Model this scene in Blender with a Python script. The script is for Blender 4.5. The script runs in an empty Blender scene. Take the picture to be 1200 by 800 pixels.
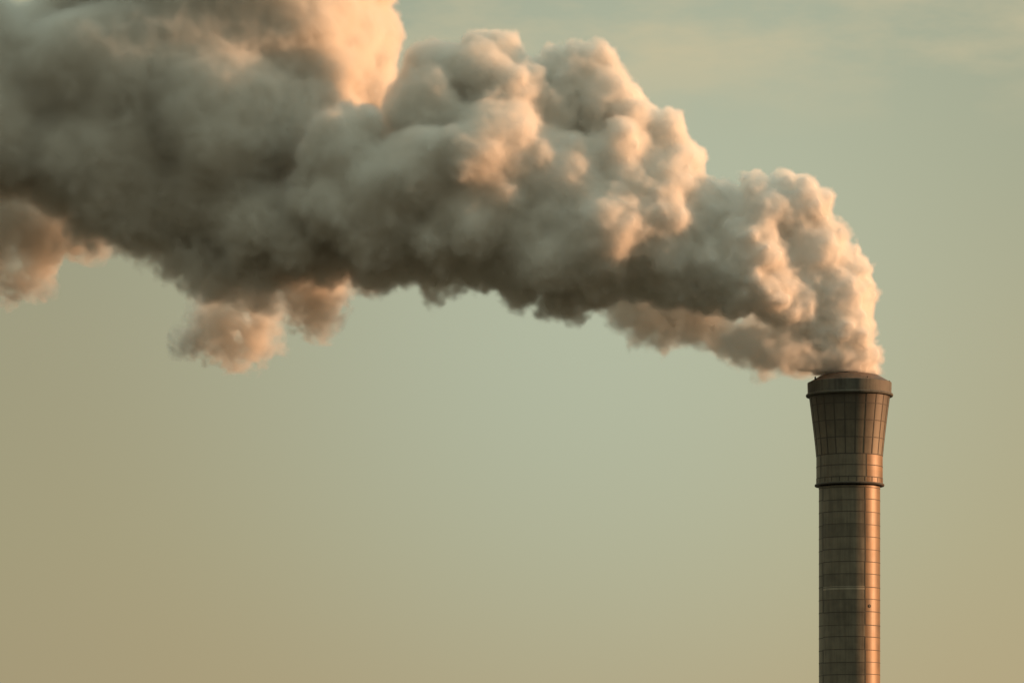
import bpy, bmesh, math, random
import numpy as np

R = math.radians
sc = bpy.context.scene
COL = sc.collection

# ------------------------------------------------------------------ scale and camera
S = 0.14                 # metres per photograph pixel at the chimney's distance
DIST = 676.0             # metres from the camera to the chimney
HOR = 1019.0             # the row of the horizon, below the frame
EYE = 1.7
DP = DIST / S            # the same distance in pixels

def X(px): return (px - 600.0) * S
def Z(py): return EYE + (HOR - py) * S

cam_d = bpy.data.cameras.new('camera')
cam = bpy.data.objects.new('camera', cam_d)
COL.objects.link(cam)
cam.location = (0, -DIST, EYE)
cam.rotation_euler = (R(90), 0, 0)
cam_d.sensor_width = 36.0
cam_d.lens = 36.0 * DIST / (1200 * S)
cam_d.shift_y = (HOR - 400.0) / 1200.0
cam_d.clip_start = 1.0
cam_d.clip_end = 60000.0
sc.camera = cam

# ------------------------------------------------------------------ sun, sky, exposure
SUN_AZ = 96.0           # from the direction towards the camera, turning to the right
SUN_EL = 7.0
sx, sy = math.sin(R(SUN_AZ)), -math.cos(R(SUN_AZ))
SUN = np.array([sx * math.cos(R(SUN_EL)), sy * math.cos(R(SUN_EL)), math.sin(R(SUN_EL))])
sun_d = bpy.data.lights.new('sun', 'SUN')
sun = bpy.data.objects.new('sun', sun_d)
COL.objects.link(sun)
sun_d.energy = 3.5
sun_d.angle = R(1.4)
sun_d.color = (1.0, 0.51, 0.25)
from mathutils import Vector
sun.rotation_euler = Vector(SUN).to_track_quat('Z', 'Y').to_euler()

def node(nt, typ, **kw):
    n = nt.nodes.new(typ)
    for k, v in kw.items():
        setattr(n, k, v)
    return n

def math_node(nt, op, a, b=None, c=None, clamp=False):
    n = nt.nodes.new('ShaderNodeMath')
    n.operation = op
    n.use_clamp = clamp
    for i, v in enumerate((a, b, c)):
        if v is None:
            continue
        if isinstance(v, (int, float)):
            n.inputs[i].default_value = v
        else:
            nt.links.new(v, n.inputs[i])
    return n.outputs[0]

def mix_col(nt, fac, a, b, blend='MIX'):
    n = nt.nodes.new('ShaderNodeMix')
    n.data_type = 'RGBA'
    n.blend_type = blend
    for sock, v in ((n.inputs[0], fac), (n.inputs[6], a), (n.inputs[7], b)):
        if isinstance(v, (int, float)):
            sock.default_value = v
        elif isinstance(v, tuple):
            sock.default_value = v if len(v) == 4 else v + (1,)
        else:
            nt.links.new(v, sock)
    return n.outputs[2]

def ramp(nt, fac, stops, interp='LINEAR'):
    n = nt.nodes.new('ShaderNodeValToRGB')
    n.color_ramp.interpolation = interp
    e = n.color_ramp.elements
    while len(e) < len(stops):
        e.new(0.5)
    for el, (p, c) in zip(e, stops):
        el.position = p
        el.color = tuple(c) + (1,) if len(c) == 3 else c
    nt.links.new(fac, n.inputs[0])
    return n.outputs[0]

def srgb(r, g, b):
    f = lambda v: (v / 255 / 12.92) if v / 255 <= 0.04045 else ((v / 255 + 0.055) / 1.055) ** 2.4
    return (f(r), f(g), f(b))

world = bpy.data.worlds.new('World')
sc.world = world
world.use_nodes = True
nt = world.node_tree
nt.nodes.clear()
w_out = node(nt, 'ShaderNodeOutputWorld')
bg = node(nt, 'ShaderNodeBackground')
SKY_STRENGTH = 0.10
bg.inputs['Strength'].default_value = SKY_STRENGTH
nt.links.new(bg.outputs[0], w_out.inputs['Surface'])
sky = node(nt, 'ShaderNodeTexSky', sky_type='NISHITA', sun_disc=False)
sky.sun_elevation = R(SUN_EL)
sky.sun_rotation = math.atan2(SUN[0], SUN[1])
sky.air_density, sky.dust_density, sky.ozone_density = 1.0, 3.0, 1.5
tc = node(nt, 'ShaderNodeTexCoord')
sep = node(nt, 'ShaderNodeSeparateXYZ')
nt.links.new(tc.outputs['Generated'], sep.inputs[0])
up = sep.outputs['Z']
# evening air: warm dusty horizon, greener higher up, dimmer away from the afterglow
EXPO = 0.5
K = 1.05 / SKY_STRENGTH / 2 ** EXPO
def sk(r, g, b, k=1.0): return tuple(v * K * k for v in srgb(r, g, b))
el = math_node(nt, 'MULTIPLY', up, 1.0)
air = ramp(nt, math_node(nt, 'ADD', math_node(nt, 'MULTIPLY', el, 2.0), 0.1, clamp=True), [
    (0.00, sk(110, 92, 66, .35)), (0.10, sk(172, 154, 118)), (0.19, sk(178, 165, 129)), (0.26, sk(176, 168, 133)),
    (0.36, sk(172, 168, 137)), (0.44, sk(166, 168, 141)), (0.55, sk(160, 168, 146)), (1.0, sk(138, 165, 161, 2.75))])
# a broad pale clearing in the dust, low in the sky ahead
clear_dir = Vector(((690 - 600) * S, DIST, (HOR - 330) * S)).normalized()
vd = node(nt, 'ShaderNodeVectorMath', operation='DISTANCE')
nt.links.new(tc.outputs['Generated'], vd.inputs[0])
vd.inputs[1].default_value = clear_dir
cf_ = ramp(nt, math_node(nt, 'DIVIDE', vd.outputs['Value'], 0.14, clamp=True), [(0.0, (1, 1, 1)), (1.0, (0, 0, 0))], 'EASE')
air = mix_col(nt, cf_, air, sk(181, 187, 162))
# a little dimmer towards the left, away from the afterglow
lr = math_node(nt, 'ADD', math_node(nt, 'MULTIPLY', sep.outputs['X'], 0.9, clamp=False), 0.96)
lr = math_node(nt, 'MAXIMUM', math_node(nt, 'MINIMUM', lr, 1.02), 0.80)
air = mix_col(nt, 1.0, air, lr, 'MULTIPLY')
# brighter ahead of the camera's view, darker behind it (the earth's shadow side)
ahead = math_node(nt, 'ADD', math_node(nt, 'MULTIPLY', sep.outputs['Y'], 0.5), 0.5, clamp=True)
side = math_node(nt, 'ADD', math_node(nt, 'MULTIPLY', ahead, 0.71), 0.29)
air = mix_col(nt, 1.0, air, side, 'MULTIPLY')
# thin high cloud
mp = node(nt, 'ShaderNodeMapping')
mp.inputs['Scale'].default_value = (11, 11, 30)
nt.links.new(tc.outputs['Generated'], mp.inputs[0])
cn = node(nt, 'ShaderNodeTexNoise')
cn.inputs['Scale'].default_value = 2.2
cn.inputs['Detail'].default_value = 6
cn.inputs['Roughness'].default_value = 0.55
nt.links.new(mp.outputs[0], cn.inputs['Vector'])
cl = math_node(nt, 'MULTIPLY', math_node(nt, 'SUBTRACT', cn.outputs['Fac'], 0.37), 3.4, clamp=True)
band = math_node(nt, 'MULTIPLY', math_node(nt, 'SUBTRACT', up, 0.174), 45.0, clamp=True)
clf = math_node(nt, 'MULTIPLY', math_node(nt, 'MULTIPLY', cl, band), 0.75)
air = mix_col(nt, clf, air, sk(203, 190, 154))
nish = mix_col(nt, 1.0, sky.outputs[0], (0.5, 0.5, 0.5), 'MULTIPLY')
final = mix_col(nt, 0.06, air, nish)
nt.links.new(final, bg.inputs['Color'])

sc.view_settings.view_transform = 'Standard'
sc.view_settings.look = 'None'
sc.view_settings.gamma = 1.0
sc.view_settings.exposure = EXPO
sc.view_settings.use_curve_mapping = False

sc.render.engine = 'CYCLES'
cy = sc.cycles
cy.max_bounces = 12
cy.diffuse_bounces = 4
cy.volume_bounces = 14
cy.volume_step_rate = 1.5
cy.volume_max_steps = 512
cy.use_denoising = True
cy.use_adaptive_sampling = True
cy.adaptive_threshold = 0.01

# ------------------------------------------------------------------ helpers
def link(name, me, mats=(), parent=None):
    o = bpy.data.objects.new(name, me)
    COL.objects.link(o)
    for m in mats:
        me.materials.append(m)
    if parent:
        o.parent = parent
    return o

def material(name):
    m = bpy.data.materials.new(name)
    m.use_nodes = True
    return m, m.node_tree, m.node_tree.nodes['Principled BSDF']

# ------------------------------------------------------------------ ground
m_ground, nt, bs = material('dry_ground')
ng = node(nt, 'ShaderNodeTexNoise')
ng.inputs['Scale'].default_value = 0.02
ng.inputs['Detail'].default_value = 8
gc = node(nt, 'ShaderNodeTexCoord')
nt.links.new(gc.outputs['Object'], ng.inputs['Vector'])
nt.links.new(ramp(nt, ng.outputs['Fac'], [(0.3, (.035, .035, .022)), (0.7, (.075, .065, .045))]), bs.inputs['Base Color'])
bs.inputs['Roughness'].default_value = 0.95
bm = bmesh.new()
bmesh.ops.create_circle(bm, cap_ends=True, segments=96, radius=30000)
me = bpy.data.meshes.new('ground')
bm.to_mesh(me); bm.free()
g = link('ground', me, [m_ground])
g['kind'] = 'structure'

# ------------------------------------------------------------------ chimney
CX = 995.5
cloc = (X(CX), 0.0, 0.0)

def shell_material(name, v_count, v_phase, rows, base, dark, lit_metal, rough, soot=None, row_px=None):
    """Bolted sheet cladding: seams every 1/v_count turn, ring seams at the given heights (m), plate-to-plate tone and grime."""
    m, nt, bs = material(name)
    co = node(nt, 'ShaderNodeTexCoord')
    sp = node(nt, 'ShaderNodeSeparateXYZ')
    nt.links.new(co.outputs['Object'], sp.inputs[0])
    ang = math_node(nt, 'ARCTAN2', sp.outputs['X'], math_node(nt, 'MULTIPLY', sp.outputs['Y'], -1.0))
    turn = math_node(nt, 'ADD', math_node(nt, 'DIVIDE', ang, 2 * math.pi), 4.0 - v_phase / 360.0)
    cell = math_node(nt, 'MULTIPLY', turn, float(v_count))
    fr = math_node(nt, 'FRACT', cell)
    edge = math_node(nt, 'MINIMUM', fr, math_node(nt, 'SUBTRACT', 1.0, fr))
    z0, pitch = rows
    zc = math_node(nt, 'DIVIDE', math_node(nt, 'SUBTRACT', sp.outputs['Z'], z0), pitch)
    # plate identity
    cv = node(nt, 'ShaderNodeCombineXYZ')
    nt.links.new(math_node(nt, 'FLOOR', cell), cv.inputs[0])
    nt.links.new(math_node(nt, 'FLOOR', zc), cv.inputs[1])
    wn = node(nt, 'ShaderNodeTexWhiteNoise', noise_dimensions='2D')
    nt.links.new(cv.outputs[0], wn.inputs['Vector'])
    tone = math_node(nt, 'ADD', math_node(nt, 'MULTIPLY', wn.outputs['Value'], 0.30), 0.85)
    n1 = node(nt, 'ShaderNodeTexNoise')
    n1.inputs['Scale'].default_value = 0.55
    n1.inputs['Detail'].default_value = 7
    nt.links.new(co.outputs['Object'], n1.inputs['Vector'])
    st = node(nt, 'ShaderNodeMapping')
    st.inputs['Scale'].default_value = (2.2, 2.2, 0.12)
    nt.links.new(co.outputs['Object'], st.inputs[0])
    n2 = node(nt, 'ShaderNodeTexNoise')
    n2.inputs['Scale'].default_value = 1.0
    n2.inputs['Detail'].default_value = 5
    nt.links.new(st.outputs[0], n2.inputs['Vector'])
    grime = math_node(nt, 'ADD', math_node(nt, 'MULTIPLY', n1.outputs['Fac'], 0.5), math_node(nt, 'MULTIPLY', n2.outputs['Fac'], 0.5))
    gcol = ramp(nt, grime, [(0.38, dark), (0.60, base)])
    col = mix_col(nt, 1.0, gcol, tone, 'MULTIPLY')
    if v_count == 4:                    # browner plates between two seams; their tint also paints in orange sunlight
        rust_sun = math_node(nt, 'COMPARE', math_node(nt, 'FRACT', math_node(nt, 'DIVIDE', math_node(nt, 'FLOOR', cell), 4.0)), 0.0, 0.1)
        col = mix_col(nt, rust_sun, col, mix_col(nt, 1.0, col, (1.15, .78, .50), 'MULTIPLY'))
    if soot:
        za, zb, c = soot
        f = math_node(nt, 'DIVIDE', math_node(nt, 'SUBTRACT', math_node(nt, 'ADD', sp.outputs['Z'], math_node(nt, 'MULTIPLY', n2.outputs['Fac'], 5.0)), za + 2.5), zb - za, clamp=True)
        col = mix_col(nt, math_node(nt, 'MULTIPLY', f, 0.75), col, c)
    nt.links.new(col, bs.inputs['Base Color'])
    bs.inputs['Metallic'].default_value = lit_metal
    bs.inputs['Specular IOR Level'].default_value = 0.5
    rr = math_node(nt, 'ADD', math_node(nt, 'MULTIPLY', grime, 0.25), rough - 0.12)
    nt.links.new(rr, bs.inputs['Roughness'])
    bp = node(nt, 'ShaderNodeBump')
    bp.inputs['Strength'].default_value = 0.25
    bp.inputs['Distance'].default_value = 0.05
    nt.links.new(n1.outputs['Fac'], bp.inputs['Height'])
    nt.links.new(bp.outputs[0], bs.inputs['Normal'])
    return m

def revolve(name, prof, mat, parent, segs=160, smooth=True, close=False):
    """Surface of revolution about the chimney's axis; prof is a list of (radius m, height m)."""
    bm = bmesh.new()
    rings = []
    for r, z in prof:
        rings.append([bm.verts.new((r * math.sin(2 * math.pi * k / segs), -r * math.cos(2 * math.pi * k / segs), z)) for k in range(segs)])
    pairs = list(zip(rings[:-1], rings[1:])) + ([(rings[-1], rings[0])] if close else [])
    for a, b in pairs:
        for k in range(segs):
            bm.faces.new((a[k], a[(k + 1) % segs], b[(k + 1) % segs], b[k]))
    bmesh.ops.recalc_face_normals(bm, faces=bm.faces)
    me = bpy.data.meshes.new(name)
    bm.to_mesh(me); bm.free()
    o = link(name, me, [mat], parent)
    for p in me.polygons:
        p.use_smooth = smooth
    if smooth:
        me.set_sharp_from_angle(angle=R(25))
    return o

def arc_strip(bm, r, z, a0, a1, w, t, segs, r1=None, z1=None):
    """A thin raised lap along a ring (or along a meridian when r1/z1 are given)."""
    if r1 is None:
        pts = [(r, z, R(a0 + (a1 - a0) * i / segs)) for i in range(segs + 1)]
        sec = [(-.02, -w / 2), (t, -w / 2), (t, w / 2), (-.02, w / 2)]
        rows = [[bm.verts.new(((rr + dr) * math.sin(a), -(rr + dr) * math.cos(a), zz + dz)) for dr, dz in sec] for rr, zz, a in pts]
    else:
        a = R(a0)
        h = w / 2
        rows = []
        for i in range(segs + 1):
            f = i / segs
            rr, zz = r + (r1 - r) * f, z + (z1 - z) * f
            rows.append([bm.verts.new(((rr + dr) * math.sin(a) + dt * math.cos(a), -(rr + dr) * math.cos(a) + dt * math.sin(a), zz))
                         for dr, dt in ((-.02, -h), (t, -h), (t, h), (-.02, h))])
    for p, q in zip(rows[:-1], rows[1:]):
        for k in range(4):
            bm.faces.new((p[k], p[(k + 1) % 4], q[(k + 1) % 4], q[k]))
    bm.faces.new(rows[0]); bm.faces.new(rows[-1])

def finish(name, bm, mat, parent):
    bmesh.ops.recalc_face_normals(bm, faces=bm.faces)
    me = bpy.data.meshes.new(name)
    bm.to_mesh(me); bm.free()
    return link(name, me, [mat], parent)

chim = bpy.data.objects.new('chimney', None)
COL.objects.link(chim)
chim.location = cloc
chim.empty_display_size = 5
chim['label'] = 'tall round steel clad factory chimney with flared sooty top, sunlit along its right edge'
chim['category'] = 'chimney'

P = S                                  # pixels to metres for radii
zc = lambda py: Z(py)
steel_base, steel_dark = (.20, .172, .124), (.128, .11, .08)
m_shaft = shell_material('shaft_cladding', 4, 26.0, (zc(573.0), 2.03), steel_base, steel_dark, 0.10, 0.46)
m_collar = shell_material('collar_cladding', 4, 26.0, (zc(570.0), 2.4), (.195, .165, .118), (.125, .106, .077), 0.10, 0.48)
m_flare = shell_material('flare_cladding', 22, 4.6, (zc(534.5), 2.72), (.20, .166, .118), (.132, .109, .079), 0.1, 0.55,
                         soot=(zc(515), zc(462), (.05, .041, .031)))
m_band = shell_material('rim_cladding', 12, 10.0, (0.0, 50.0), (.145, .134, .106), (.07, .064, .051), 0.05, 0.65)
m_cap = shell_material('cap_cladding', 8, 25.0, (0.0, 50.0), (.21, .13, .088), (.11, .074, .052), 0.1, 0.6)
m_seam, nt, bs = material('seam_steel')
bs.inputs['Base Color'].default_value = (.07, .058, .044, 1)
bs.inputs['Roughness'].default_value = 0.7
m_soot, nt, bs = material('flue_soot')
bs.inputs['Base Color'].default_value = (.012, .011, .010, 1)
bs.inputs['Roughness'].default_value = 0.95

R_S = 35.8 * P
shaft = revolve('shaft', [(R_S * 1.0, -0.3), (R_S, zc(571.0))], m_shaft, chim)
sm = bmesh.new()
rng = random.Random(4)
z = zc(573.0)
y = 573.0
k = 0
SEAM_W = 0.11
while y < 1010:
    zz = zc(y)
    # ring laps; each of the four plates sits a little high or low of its neighbours
    for q in range(4):
        dz = rng.uniform(-.10, .10)
        a0 = 26.0 + 90 * q
        arc_strip(sm, R_S, zz + dz, a0, a0 + 90, SEAM_W * rng.uniform(.8, 1.15), .03, 24)
        if rng.random() < (.95 if q == 0 else .55):
            arc_strip(sm, R_S, zz, a0 + rng.uniform(-.5, .5), 0, .16, .03, 1, R_S, zc(y + 14.55))
    y += 14.55
finish('seam', sm, m_seam, shaft)
bm = bmesh.new()                        # small dark round port low on the shaft
bmesh.ops.create_cone(bm, cap_ends=True, segments=20, radius1=.34, radius2=.26, depth=.16)
a_ = R(36)
bmesh.ops.rotate(bm, verts=bm.verts, cent=(0, 0, 0), matrix=Vector((math.sin(a_), -math.cos(a_), 0)).to_track_quat('Z', 'Y').to_matrix())
bmesh.ops.translate(bm, verts=bm.verts, vec=(R_S * math.sin(a_), -R_S * math.cos(a_), zc(711.5)))
finish('port', bm, m_seam, shaft)
bm = bmesh.new()
arc_strip(bm, R_S, zc(690.5), -64, 26, .55, .018, 30)
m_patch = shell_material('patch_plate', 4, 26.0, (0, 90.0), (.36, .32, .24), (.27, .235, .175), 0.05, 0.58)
finish('patch_plate', bm, m_patch, shaft)

R_C = 38.8 * P
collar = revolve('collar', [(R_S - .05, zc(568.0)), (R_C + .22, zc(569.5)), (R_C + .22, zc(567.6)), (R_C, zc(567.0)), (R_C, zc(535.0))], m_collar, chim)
cm = bmesh.new()
for yy in (547.5, 561.2):
    arc_strip(cm, R_C, zc(yy), 0, 360, .13, .03, 120)
arc_strip(cm, R_C, zc(534.6), 0, 360, .15, .035, 120)
for q in range(4):
    arc_strip(cm, R_C, zc(535), 26 + 90 * q, 0, .16, .03, 1, R_C, zc(561))
for q in range(24):                     # short clips above the lip
    arc_strip(cm, R_C, zc(561), 8 + 15 * q, 0, .12, .03, 1, R_C, zc(566.5))
finish('seam', cm, m_seam, collar)
lip = revolve('lip', [(R_C + .225, zc(569.8)), (R_C + .30, zc(568.6)), (R_C + .225, zc(567.4))], m_seam, collar)

R_F0, R_F1 = 38.8 * P, 47.2 * P
prof = []
for i in range(13):
    f = i / 12
    rr = R_F0 + (R_F1 - R_F0) * (f ** 1.12)
    prof.append((rr, zc(534.5 - f * 71.0)))
flare = revolve('flared_head', prof, m_flare, chim)
fm = bmesh.new()
def r_at(py):
    f = (534.5 - py) / 71.0
    return R_F0 + (R_F1 - R_F0) * (max(f, 0) ** 1.12)
for yy in (515.3, 495.6, 476.2):
    arc_strip(fm, r_at(yy), zc(yy), 0, 360, .13, .035, 120)
for q in range(22):
    a = 4.6 + q * 360 / 22
    for j in range(6):
        ya, yb = 534.5 - j * 71 / 6, 534.5 - (j + 1) * 71 / 6
        arc_strip(fm, r_at(ya), zc(ya), a, 0, .14 + .05 * rng.random(), .04, 1, r_at(yb), zc(yb))
finish('seam', fm, m_seam, flare)
ring = revolve('rim_ring', [(47.0 * P, zc(465.5)), (50.6 * P, zc(464.8)), (51.2 * P, zc(463.4)), (50.6 * P, zc(462.0)), (48.6 * P, zc(461.4))], m_band, chim)
band_o = revolve('rim_band', [(48.9 * P, zc(463.2)), (49.2 * P, zc(449.0)), (48.7 * P, zc(448.4))], m_band, chim)
cap = revolve('cap', [(48.72 * P, zc(448.5)), (46.0 * P, zc(447.2)), (37.0 * P, zc(442.0)), (33.6 * P, zc(440.2)), (32.8 * P, zc(440.3)), (32.6 * P, zc(448))], m_cap, chim)
flue = revolve('flue', [(32.55 * P, zc(441.0)), (32.2 * P, zc(470)), (32.2 * P, zc(560)), (.02, zc(560))], m_soot, chim)
for a in (-63, 21.5, 90, 150, 210):     # a stub post and lifting lugs standing on the shoulder
    bm = bmesh.new()
    h, w = (0.5, .24) if a == -63 else (.22, .16)
    c = (46.8 * P * math.sin(R(a)), -46.8 * P * math.cos(R(a)), zc(447.3) + h / 2)
    r_ = bmesh.ops.create_cube(bm, size=1.0)
    bmesh.ops.scale(bm, verts=r_['verts'], vec=(w, w, h))
    bmesh.ops.translate(bm, verts=r_['verts'], vec=c)
    bmesh.ops.bevel(bm, geom=list(bm.edges), offset=.03, segments=1, affect='EDGES')
    finish('post' if a == -63 else 'lug', bm, m_soot, cap)

# ------------------------------------------------------------------ smoke: a field of piled-up puffs
VOX = 1.75                                # photograph pixels per cell
U0, U1, V0, V1, W0, W1 = -130.0, 1062.0, -130.0, 462.0, -140.0, 210.0
nu, nv, nw = (int(round((b - a) / VOX)) + 1 for a, b in ((U0, U1), (V0, V1), (W0, W1)))
rs = np.random.RandomState(11)

def at(px, py, d):                       # a point seen at (px, py), d pixels behind the chimney's plane
    k = 1 + d / DP
    return 600 + (px - 600) * k, HOR + (py - HOR) * k, d

# x, y, radius, depth
A = [(993, 436, 31, 0), (1000, 412, 29, 0), (982, 408, 31, -2), (990, 380, 33, 0), (962, 385, 33, 4), (1002, 350, 18, 5), (972, 345, 40, 0),
     (985, 315, 26, 8), (948, 300, 44, 0), (925, 255, 42, 4), (945, 245, 24, 12), (890, 255, 42, -12), (885, 300, 48, -22), (858, 252, 36, 0),
     (880, 222, 21, 2), (912, 222, 19, 8), (938, 226, 17, 6), (905, 338, 40, -28), (850, 318, 46, -14), (935, 350, 35, -20), (960, 270, 14, 10),
     (868, 350, 30, -25), (828, 250, 38, 2), (966, 424, 20, 6), (958, 405, 24, 8)]
TAIL = [(952, 412, 24, 22), (925, 416, 22, 40), (900, 416, 24, 48), (870, 408, 26, 52), (842, 384, 27, 50), (918, 396, 28, 36), (885, 390, 28, 46), (815, 368, 30, 46),
        (786, 376, 27, 48), (755, 379, 24, 42), (730, 368, 22, 38), (706, 348, 22, 22), (770, 350, 34, 34), (822, 348, 34, 30), (855, 402, 22, 50), (895, 430, 12, 50), (868, 422, 14, 52), (742, 390, 14, 44), (728, 338, 26, 10), (735, 350, 24, 28), (750, 340, 30, 10), (690, 340, 24, 12), (945, 428, 16, 26), (925, 400, 26, 22)]
B = [(800, 262, 48, 0), (758, 220, 52, 0), (770, 290, 52, -8), (793, 190, 28, 12), (768, 158, 32, 12), (740, 150, 36, 12), (705, 118, 38, 12),
     (692, 82, 21, 16), (650, 84, 20, 12), (668, 100, 30, 10), (720, 200, 54, -8), (700, 270, 58, -20), (640, 135, 40, 2), (600, 118, 50, -8),
     (565, 90, 42, -8), (522, 92, 38, 0), (500, 132, 46, -24), (580, 180, 64, -46), (645, 215, 62, -28), (560, 250, 66, -35), (490, 200, 54, -52),
     (505, 272, 54, -25), (620, 285, 50, -25), (565, 296, 36, -12), (632, 310, 34, -50), (690, 320, 34, 0), (652, 345, 19, 0), (470, 300, 40, -10),
     (445, 310, 34, -6), (820, 180, 9, 10), (735, 120, 22, 14), (478, 116, 26, 2), (648, 76, 19, 8), (702, 74, 19, 14), (670, 74, 17, 10), (560, 312, 34, -6),
     (610, 325, 34, -8), (520, 312, 34, -2), (655, 352, 24, -4), (590, 66, 26, 0), (560, 60, 24, 0)]
C = [(398, 178, 40, -58), (372, 190, 24, -64), (425, 152, 30, -48), (392, 238, 44, -54), (445, 220, 52, -50), (440, 270, 44, -42), (408, 142, 18, -50), (362, 214, 20, -62)]
D = [(428, 62, 40, 120), (400, 20, 58, 118), (418, 106, 46, 128), (345, 60, 76, 66), (300, 0, 84, 54), (240, 60, 84, 50), (180, 100, 90, 40),
     (100, 100, 78, 34), (25, 110, 74, 30), (250, 150, 92, 36), (335, 160, 80, 58), (150, 190, 72, 20), (80, 190, 52, 18), (220, 232, 62, 28),
     (280, 250, 62, 36), (340, 255, 56, 40), (400, 275, 44, 20), (15, 170, 50, 18), (-50, 150, 84, 20), (-80, 60, 90, 30), (180, -40, 80, 50),
     (350, -60, 84, 70), (60, 40, 44, 56), (100, 0, 50, 70), (432, -30, 40, 118), (290, 300, 34, 20), (240, 290, 26, 20), (375, 292, 34, 10), (120, 232, 34, 8),
     (195, 278, 20, 14), (305, 262, 40, -20), (345, 275, 34, -20), (450, 40, 24, 120), (446, 78, 26, 122), (205, 300, 26, 12), (170, 270, 34, 14), (235, 315, 26, 14), (270, 318, 26, 14), (310, 312, 28, 14), (345, 305, 26, 12), (140, 250, 30, 10), (98, 262, 22, 30), (112, 286, 12, 34), (182, 304, 14, 16), (194, 320, 9, 18), (226, 332, 14, 20), (252, 338, 16, 24)]
E = [(262, 388, 31, 146), (284, 348, 31, 140), (238, 402, 20, 148), (292, 392, 23, 146), (265, 410, 19, 146), (285, 322, 28, 118), (310, 345, 18, 120),
     (368, 346, 33, 90), (378, 322, 28, 84), (372, 366, 21, 92), (340, 318, 20, 80),
     (28, 268, 36, 140), (0, 258, 44, 142), (36, 314, 24, 142), (85, 284, 24, 132), (60, 290, 26, 136), (118, 288, 16, 120), (150, 272, 12, 60), (-45, 270, 48, 144),
     (20, 220, 34, 110), (-10, 210, 40, 114), (190, 322, 10, 30), (178, 308, 9, 24), (212, 330, 10, 30), (290, 328, 24, 40), (266, 342, 20, 56), (300, 350, 16, 60), (345, 322, 18, 44)]

def brood(parents, n1, n2, sink=(.3, .75), big=(.24, .5)):
    """Each puff budded with smaller puffs, and those with smaller ones again."""
    out = []
    P0 = np.array([at(*p[:2], p[3]) + (p[2],) for p in parents])
    out.append(P0)
    def bud(src, n, lo, hi, keep):
        res = []
        for (u, v, w, r) in src:
            m = max(3, int(n * rs.uniform(.8, 1.2)))
            dv = rs.normal(size=(m, 3)); dv /= np.linalg.norm(dv, axis=1)[:, None]
            rr = r * rs.uniform(lo, hi, m) 
            c = np.array([u, v, w]) + dv * (r - rr * rs.uniform(sink[0], sink[1], m))[:, None]
            # drop what another parent swallows
            d = np.linalg.norm(c[:, None] - P0[None, :, :3], axis=2) - P0[None, :, 3]
            ok = d.min(1) > -keep * rr - 1.5
            res.append(np.c_[c, rr][ok])
        return np.concatenate(res) if res else np.zeros((0, 4))
    k1 = bud(P0, n1, big[0], big[1], 1.1)
    k2 = bud(k1, n2, .22, .48, 1.3)
    k2 = k2[k2[:, 3] > VOX * 1.1]
    return [P0, k1, k2]

def splat(F, balls, blend):
    for u, v, w, r in balls:
        pad = 22.0 if r > 12 else 10.0
        i0 = max(0, int((u - r - pad - U0) / VOX)); i1 = min(nu, int((u + r + pad - U0) / VOX) + 2)
        j0 = max(0, int((v - r - pad - V0) / VOX)); j1 = min(nv, int((v + r + pad - V0) / VOX) + 2)
        k0 = max(0, int((w - r - pad - W0) / VOX)); k1 = min(nw, int((w + r + pad - W0) / VOX) + 2)
        if i0 >= i1 or j0 >= j1 or k0 >= k1:
            continue
        du = (U0 + VOX * np.arange(i0, i1, dtype=np.float32) - u) ** 2
        dv = (V0 + VOX * np.arange(j0, j1, dtype=np.float32) - v) ** 2
        dw = (W0 + VOX * np.arange(k0, k1, dtype=np.float32) - w) ** 2
        d = np.sqrt(du[:, None, None] + dv[None, :, None] + dw[None, None, :]) - np.float32(r)
        cur = F[i0:i1, j0:j1, k0:k1]
        kk = np.float32(max(1.0, blend * r))
        h = np.clip(0.5 + 0.5 * (cur - d) / kk, 0, 1)
        F[i0:i1, j0:j1, k0:k1] = np.minimum(cur + (d - cur) * h - kk * h * (1 - h), cur)

def lattice_noise(period, seed, sub=None):
    """Smooth random field (about -1..1) on the whole grid, by separable cubic interpolation of a coarse random lattice."""
    r = np.random.RandomState(seed)
    def W(n, p):
        x = np.arange(n) * VOX / p
        m = int(x[-1]) + 4
        M = np.zeros((n, m), np.float32)
        i = x.astype(int); t = x - i
        w = [(1 - t) ** 3 / 6, (3 * t ** 3 - 6 * t ** 2 + 4) / 6, (-3 * t ** 3 + 3 * t ** 2 + 3 * t + 1) / 6, t ** 3 / 6]
        for k in range(4):
            M[np.arange(n), i + k] += w[k]
        return M
    a, b, c = W(nu, period), W(nv, period), W(nw, period)
    L = r.uniform(-1, 1, (a.shape[1], b.shape[1], c.shape[1])).astype(np.float32)
    L = np.tensordot(a, L, (1, 0))                       # nu, lb, lc
    L = np.einsum('ibc,jb->ijc', L, b, optimize=True)
    return np.ascontiguousarray(np.einsum('ijc,kc->ijk', L, c, optimize=True)) * 2.4

FAR = np.float32(24.0)
F = np.full((nu, nv, nw), FAR, np.float32)
TAIL = [(x, y, r, max(d * .5, (50 if x < 948 else 26) + max(0, 935 - x) * .22)) for x, y, r, d in TAIL]   # this strand peels off behind the main column
T_ = np.full((nu, nv, nw), FAR, np.float32)
for grp, n1, n2, sink, big, mix in ((A, 24, 11, (.2, .65), (.18, .48), (.15, .2, .2)), (TAIL, 18, 7, (.1, .6), (.26, .5), (.5, .45, .45)),
                                    (B, 20, 10, (.32, .78), (.2, .58), (.25, .34, .3)), (C, 16, 8, (.3, .75), (.24, .5), (.25, .4, .4)),
                                    (D, 10, 6, (.45, .85), (.34, .68), (.45, .7, .7))):
    g0, g1, g2 = brood(grp, n1, n2, sink, big)
    G = T_ if grp is TAIL else F
    splat(G, g0, mix[0]); splat(G, g1, mix[1]); splat(G, g2, mix[2])
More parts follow.
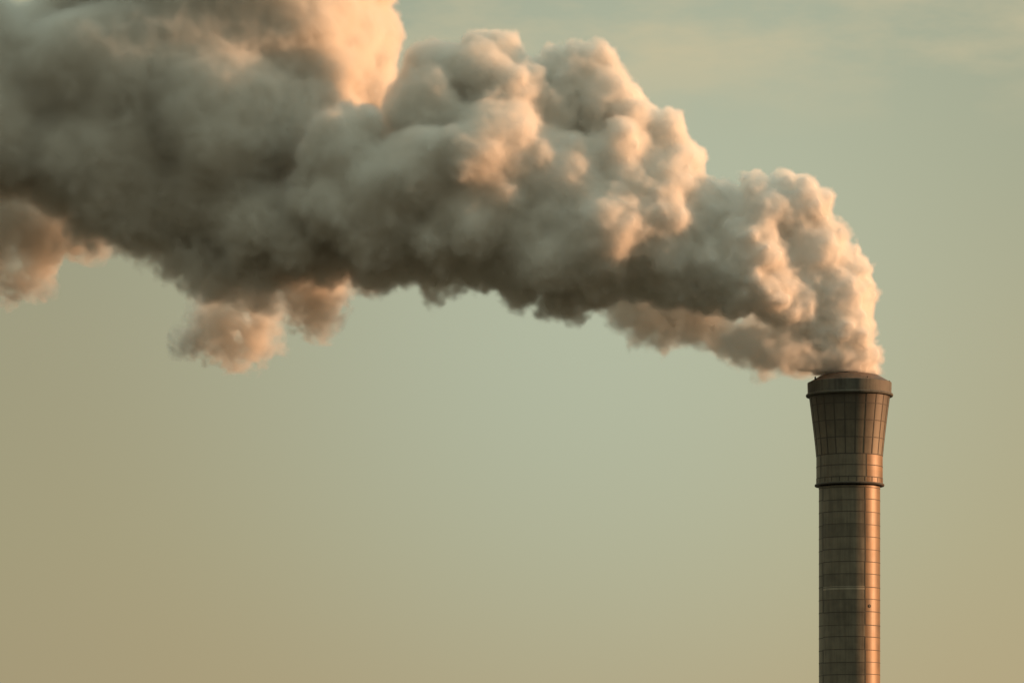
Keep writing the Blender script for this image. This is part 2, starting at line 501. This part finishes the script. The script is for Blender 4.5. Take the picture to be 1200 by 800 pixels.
E_ = np.full((nu, nv, nw), FAR, np.float32)
g0, g1, g2 = brood(E, 14, 5)
splat(E_, g0, .3); splat(E_, g1, .5)
# broad folds that round off the belly between the two great billows
rs = np.random.RandomState(5)
FOLDS = [(735, 312, 34, -14), (786, 318, 34, -12), (690, 316, 32, -20), (830, 330, 28, -6), (660, 285, 44, -34), (720, 262, 44, -42), (775, 250, 40, -32)]
g0, g1, g2 = brood(FOLDS, 12, 7, (.45, .85), (.2, .5))
splat(F, g0, .7); splat(F, g1, .6); splat(F, g2, .5)
LIP = [(962, 426, 15, -24), (947, 419, 17, -37), (926, 414, 19, -45), (903, 411, 19, -46), (880, 405, 17, -44), (858, 398, 14, -36), (915, 400, 16, -44)]
g0, g1, g2 = brood(LIP, 14, 7, (.15, .6), (.25, .5))
splat(T_, g0, .4); splat(T_, g1, .4); splat(T_, g2, .4)
SHREDS = [(250, 370, 26, 160), (300, 364, 24, 158), (270, 410, 20, 164), (224, 408, 15, 165), (310, 392, 16, 160), (264, 360, 25, 152), (60, 248, 36, 150),
          (92, 262, 26, 145), (112, 296, 18, 138), (14, 330, 15, 150), (-10, 300, 34, 150), (42, 290, 30, 150), (352, 366, 17, 96), (392, 342, 22, 92), (372, 352, 26, 94)]
g0, g1, g2 = brood(SHREDS, 14, 5, (.1, .6), (.25, .5))
splat(E_, g0, .4); splat(E_, g1, .5)

def warp(G, amp, period, seed):
    """Pull the field about by a smooth random displacement (in pixels), so that no puff stays a ball."""
    ax = []
    for k, n in enumerate(G.shape):
        q = lattice_noise(period, seed + k) * np.float32(amp / VOX)
        sh = [1, 1, 1]; sh[k] = n
        q += np.arange(n, dtype=np.float32).reshape(sh)
        np.clip(q, 0, n - 1.001, out=q)
        ax.append(q)
    it = [q.astype(np.int32) for q in ax]
    for q, i in zip(ax, it): q -= i
    flat = G.ravel()
    base = (it[0] * G.shape[1] + it[1]) * G.shape[2] + it[2]
    s0, s1 = G.shape[1] * G.shape[2], G.shape[2]
    out = None
    for a in (0, 1):
        for b in (0, 1):
            l = flat[base + (a * s0 + b * s1)]
            l += (flat[base + (a * s0 + b * s1 + 1)] - l) * ax[2]
            wgt = (ax[0] if a else 1 - ax[0]) * (ax[1] if b else 1 - ax[1])
            out = l * wgt if out is None else out + l * wgt
    return out
F = warp(F, 7.0, 46, 30)
F = warp(F, 3.0, 17, 40)
E_ = warp(E_, 15.0, 42, 50)
E_ = warp(E_, 5.0, 15, 54)
F = warp(F, 1.6, 8, 70)
T_ = warp(T_, 5.0, 30, 60)

n60 = lattice_noise(44, 1); n26 = lattice_noise(20, 2); n12 = lattice_noise(9.5, 3); n6 = lattice_noise(4.6, 4)
uu = (U0 + VOX * np.arange(nu, dtype=np.float32))[:, None, None]
vv = (V0 + VOX * np.arange(nv, dtype=np.float32))[None, :, None]
# the freshest smoke by the chimney is crisp; older smoke, and its underside, frays
age = np.clip((1000 - uu) / 900, 0, 1)
low = np.clip((vv - (228 + 0.17 * (uu - 300))) / 85, 0, 1) * np.clip((940 - uu) / 120, 0, 1)
fray = np.clip(0.25 + 0.45 * age + 0.6 * low, 0, 1.2)
fn = np.clip(0.25 - 0.3 * age + 0.85 * low, 0, 1.1)
F += (np.abs(n60) - .35) * 5.0 * age
F += (np.abs(n26) - .35) * (2.3 + 5.0 * fn) + (np.abs(n12) - .3) * (3.2 + 4.6 * fn) + n6 * (1.5 + 3.6 * fn) - 2.6 - 5.0 * age
NEAR_T, NEAR_E = T_ < 15, E_ < 15
T_ += np.abs(n26) * 8 - 3.0 + np.abs(n12) * 8.5 - 2.8 + 3.5 * n6 - 4.5
E_ += 6 * n60 + 10 * n26 + 13 * n12 + 10 * n6 - 7.5

T_[~NEAR_T] = FAR; E_[~NEAR_E] = FAR
# below the chimney's mouth nothing but the flue
mouth = (vv > 437.5) & (uu > 930)
width = 4.0 + 12.0 * fray + 12.0 * age * age                                # px from edge to full density
RHO = 1.5                                               # 1/m at full density
dens = np.clip(-F / width, 0, 1)
dens = RHO * dens * dens * (3 - 2 * dens)
we = np.clip(-E_ / 18.0, 0, 1)
dens_e = 1.35 * we * np.clip(0.55 + 0.55 * n26 + 0.35 * n12, 0.05, None)
dens = np.maximum(dens, np.clip(dens_e, 0, None))
wt = np.clip(-T_ / 13.0, 0, 1)
dens = np.maximum(dens, 0.68 * wt * wt * (3 - 2 * wt))
CORE = np.minimum(F + 0.95 * width, T_ + 26.0)
CORE = np.where(mouth, np.float32(9), CORE)
dens = np.where(mouth, 0, dens)
dens[CORE < -2.2 * VOX] = 0
for ax in (0, 1, 2):                                     # closed at the box
    for e in (0, -1):
        s = [slice(None)] * 3; s[ax] = e
        dens[tuple(s)] = 0; CORE[tuple(s)] = 9
del n60, n26, n12, n6, E_, F

def surface_nets(G):
    neg = G < 0
    c = neg[:-1, :-1, :-1].astype(np.uint8)
    tot = np.zeros(c.shape, np.uint8)
    for a in (0, 1):
        for b in (0, 1):
            for d in (0, 1):
                tot += neg[a:G.shape[0] - 1 + a, b:G.shape[1] - 1 + b, d:G.shape[2] - 1 + d]
    act = np.argwhere((tot > 0) & (tot < 8))
    idx = np.full(tot.shape, -1, np.int32)
    idx[act[:, 0], act[:, 1], act[:, 2]] = np.arange(len(act))
    acc = np.zeros((len(act), 3)); cnt = np.zeros(len(act))
    for ax in range(3):
        o1, o2 = [k for k in range(3) if k != ax]
        for p in (0, 1):
            for q in (0, 1):
                off = np.zeros(3, int); off[o1] = p; off[o2] = q
                a = act + off
                b = a.copy(); b[:, ax] += 1
                ga = G[a[:, 0], a[:, 1], a[:, 2]]; gb = G[b[:, 0], b[:, 1], b[:, 2]]
                cr = (ga < 0) != (gb < 0)
                t = np.zeros(len(act)); t[cr] = ga[cr] / (ga[cr] - gb[cr])
                pt = off[None].astype(float).repeat(len(act), 0); pt[:, ax] += t
                acc[cr] += pt[cr]; cnt += cr
    verts = act + acc / np.maximum(cnt, 1)[:, None]
    faces = []
    for ax in range(3):
        o1, o2 = (ax + 1) % 3, (ax + 2) % 3
        s0 = [slice(1, -1)] * 3; s0[ax] = slice(0, -1)
        s1 = list(s0); s1[ax] = slice(1, None)
        n0, n1 = neg[tuple(s0)], neg[tuple(s1)]
        e = np.argwhere(n0 != n1)
        base = e + 1; base[:, ax] -= 1
        flip = n0[e[:, 0], e[:, 1], e[:, 2]]
        q = []
        for p1, p2 in ((0, 0), (1, 0), (1, 1), (0, 1)):
            t = base.copy(); t[:, o1] -= p1; t[:, o2] -= p2
            q.append(idx[t[:, 0], t[:, 1], t[:, 2]])
        q = np.stack(q, 1)
        q[~flip] = q[~flip][:, ::-1]
        q = q[(q >= 0).all(1)]
        faces.append(q)
    return verts, np.concatenate(faces)

cv, cf = surface_nets(CORE)
del CORE
gx, gy, gz = X(U0), W0 * S, Z(V0)
world_pts = np.empty_like(cv)
world_pts[:, 0] = gx + cv[:, 0] * VOX * S
world_pts[:, 1] = gy + cv[:, 2] * VOX * S
world_pts[:, 2] = gz - cv[:, 1] * VOX * S
BASE = np.array([X(CX), 0.0, Z(437.0)])
me = bpy.data.meshes.new('smoke_plume')
me.vertices.add(len(cv))
me.vertices.foreach_set('co', (world_pts - BASE).astype(np.float32).ravel())
me.loops.add(cf.size)
me.loops.foreach_set('vertex_index', cf.astype(np.int32).ravel())
me.polygons.add(len(cf))
me.polygons.foreach_set('loop_start', np.arange(0, cf.size, 4, dtype=np.int32))
me.polygons.foreach_set('use_smooth', np.ones(len(cf), bool))
me.update(calc_edges=True)
me.validate()
print('core verts', len(cv), 'faces', len(cf), 'grid', nu, nv, nw, nu * nv * nw)

m_core, nt, bs = material('dense_smoke')
bs.inputs['Base Color'].default_value = (.90, .90, .895, 1)
bs.inputs['Subsurface Weight'].default_value = 1.0
bs.inputs['Subsurface Radius'].default_value = (1, 1, 1)
bs.inputs['Subsurface Scale'].default_value = 5.0
bs.inputs['Roughness'].default_value = 1.0
bs.inputs['Specular IOR Level'].default_value = 0.0
plume = link('smoke_plume', me, [m_core])
plume.location = BASE
plume['label'] = 'thick billowing smoke plume pouring from the chimney mouth and drifting away to the left'
plume['category'] = 'smoke'
plume['kind'] = 'thing'

# thin outer smoke: a real density grid, filled from the point values by geometry nodes
m_veil = bpy.data.materials.new('thin_smoke')
m_veil.use_nodes = True
nt = m_veil.node_tree
nt.nodes.clear()
mo = node(nt, 'ShaderNodeOutputMaterial')
pv = node(nt, 'ShaderNodeVolumePrincipled')
pv.inputs['Color'].default_value = (.98, .959, .93, 1)
pv.inputs['Density'].default_value = 1.0
pv.inputs['Anisotropy'].default_value = 0.3
pv.inputs['Density Attribute'].default_value = 'density'
nt.links.new(pv.outputs[0], mo.inputs['Volume'])

N = nu * nv * nw
me = bpy.data.meshes.new('thin_smoke')
me.vertices.add(N)
att = me.attributes.new('smoke_density', 'FLOAT', 'POINT')
att.data.foreach_set('value', np.ascontiguousarray(dens, dtype=np.float32).ravel())
del dens
veil = link('thin_smoke', me, [m_veil], plume)
veil['kind'] = 'stuff'
tree = bpy.data.node_groups.new('smoke_grid', 'GeometryNodeTree')
tree.interface.new_socket('Geometry', in_out='INPUT', socket_type='NodeSocketGeometry')
tree.interface.new_socket('Geometry', in_out='OUTPUT', socket_type='NodeSocketGeometry')
gi = tree.nodes.new('NodeGroupInput'); go = tree.nodes.new('NodeGroupOutput')
vc = tree.nodes.new('GeometryNodeVolumeCube')
lo = np.array([gx, gy, gz - (nv - 1) * VOX * S]) - BASE
hi = np.array([gx + (nu - 1) * VOX * S, gy + (nw - 1) * VOX * S, gz]) - BASE
vc.inputs['Min'].default_value = tuple(lo)
vc.inputs['Max'].default_value = tuple(hi)
vc.inputs['Resolution X'].default_value = nu
vc.inputs['Resolution Y'].default_value = nw
vc.inputs['Resolution Z'].default_value = nv
ps = tree.nodes.new('GeometryNodeInputPosition')
sx_ = tree.nodes.new('ShaderNodeSeparateXYZ')
tree.links.new(ps.outputs[0], sx_.inputs[0])
def gmath(op, a, b):
    n = tree.nodes.new('ShaderNodeMath'); n.operation = op
    for i, v in enumerate((a, b)):
        if isinstance(v, (int, float)): n.inputs[i].default_value = v
        else: tree.links.new(v, n.inputs[i])
    return n.outputs[0]
def gint(op, a, b):
    n = tree.nodes.new('FunctionNodeIntegerMath'); n.operation = op
    for i, v in enumerate((a, b)):
        if isinstance(v, int): n.inputs[i].default_value = v
        else: tree.links.new(v, n.inputs[i])
    return n.outputs[0]
def to_i(v):
    n = tree.nodes.new('FunctionNodeFloatToInt'); n.rounding_mode = 'ROUND'
    tree.links.new(v, n.inputs[0])
    return n.outputs[0]
cell = VOX * S
ix = to_i(gmath('DIVIDE', gmath('SUBTRACT', sx_.outputs[0], float(lo[0])), cell))
iw = to_i(gmath('DIVIDE', gmath('SUBTRACT', sx_.outputs[1], float(lo[1])), cell))
iv = to_i(gmath('DIVIDE', gmath('SUBTRACT', float(hi[2]), sx_.outputs[2]), cell))
index = gint('ADD', gint('MULTIPLY', gint('ADD', gint('MULTIPLY', ix, nv), iv), nw), iw)
na = tree.nodes.new('GeometryNodeInputNamedAttribute'); na.data_type = 'FLOAT'
na.inputs['Name'].default_value = 'smoke_density'
si = tree.nodes.new('GeometryNodeSampleIndex'); si.data_type = 'FLOAT'; si.domain = 'POINT'
tree.links.new(gi.outputs[0], si.inputs['Geometry'])
tree.links.new(na.outputs[0], si.inputs['Value'])
tree.links.new(index, si.inputs['Index'])
tree.links.new(si.outputs[0], vc.inputs['Density'])
sm_ = tree.nodes.new('GeometryNodeSetMaterial')
sm_.inputs['Material'].default_value = m_veil
tree.links.new(vc.outputs[0], sm_.inputs[0])
tree.links.new(sm_.outputs[0], go.inputs[0])
md = veil.modifiers.new('grid', 'NODES')
md.node_group = tree
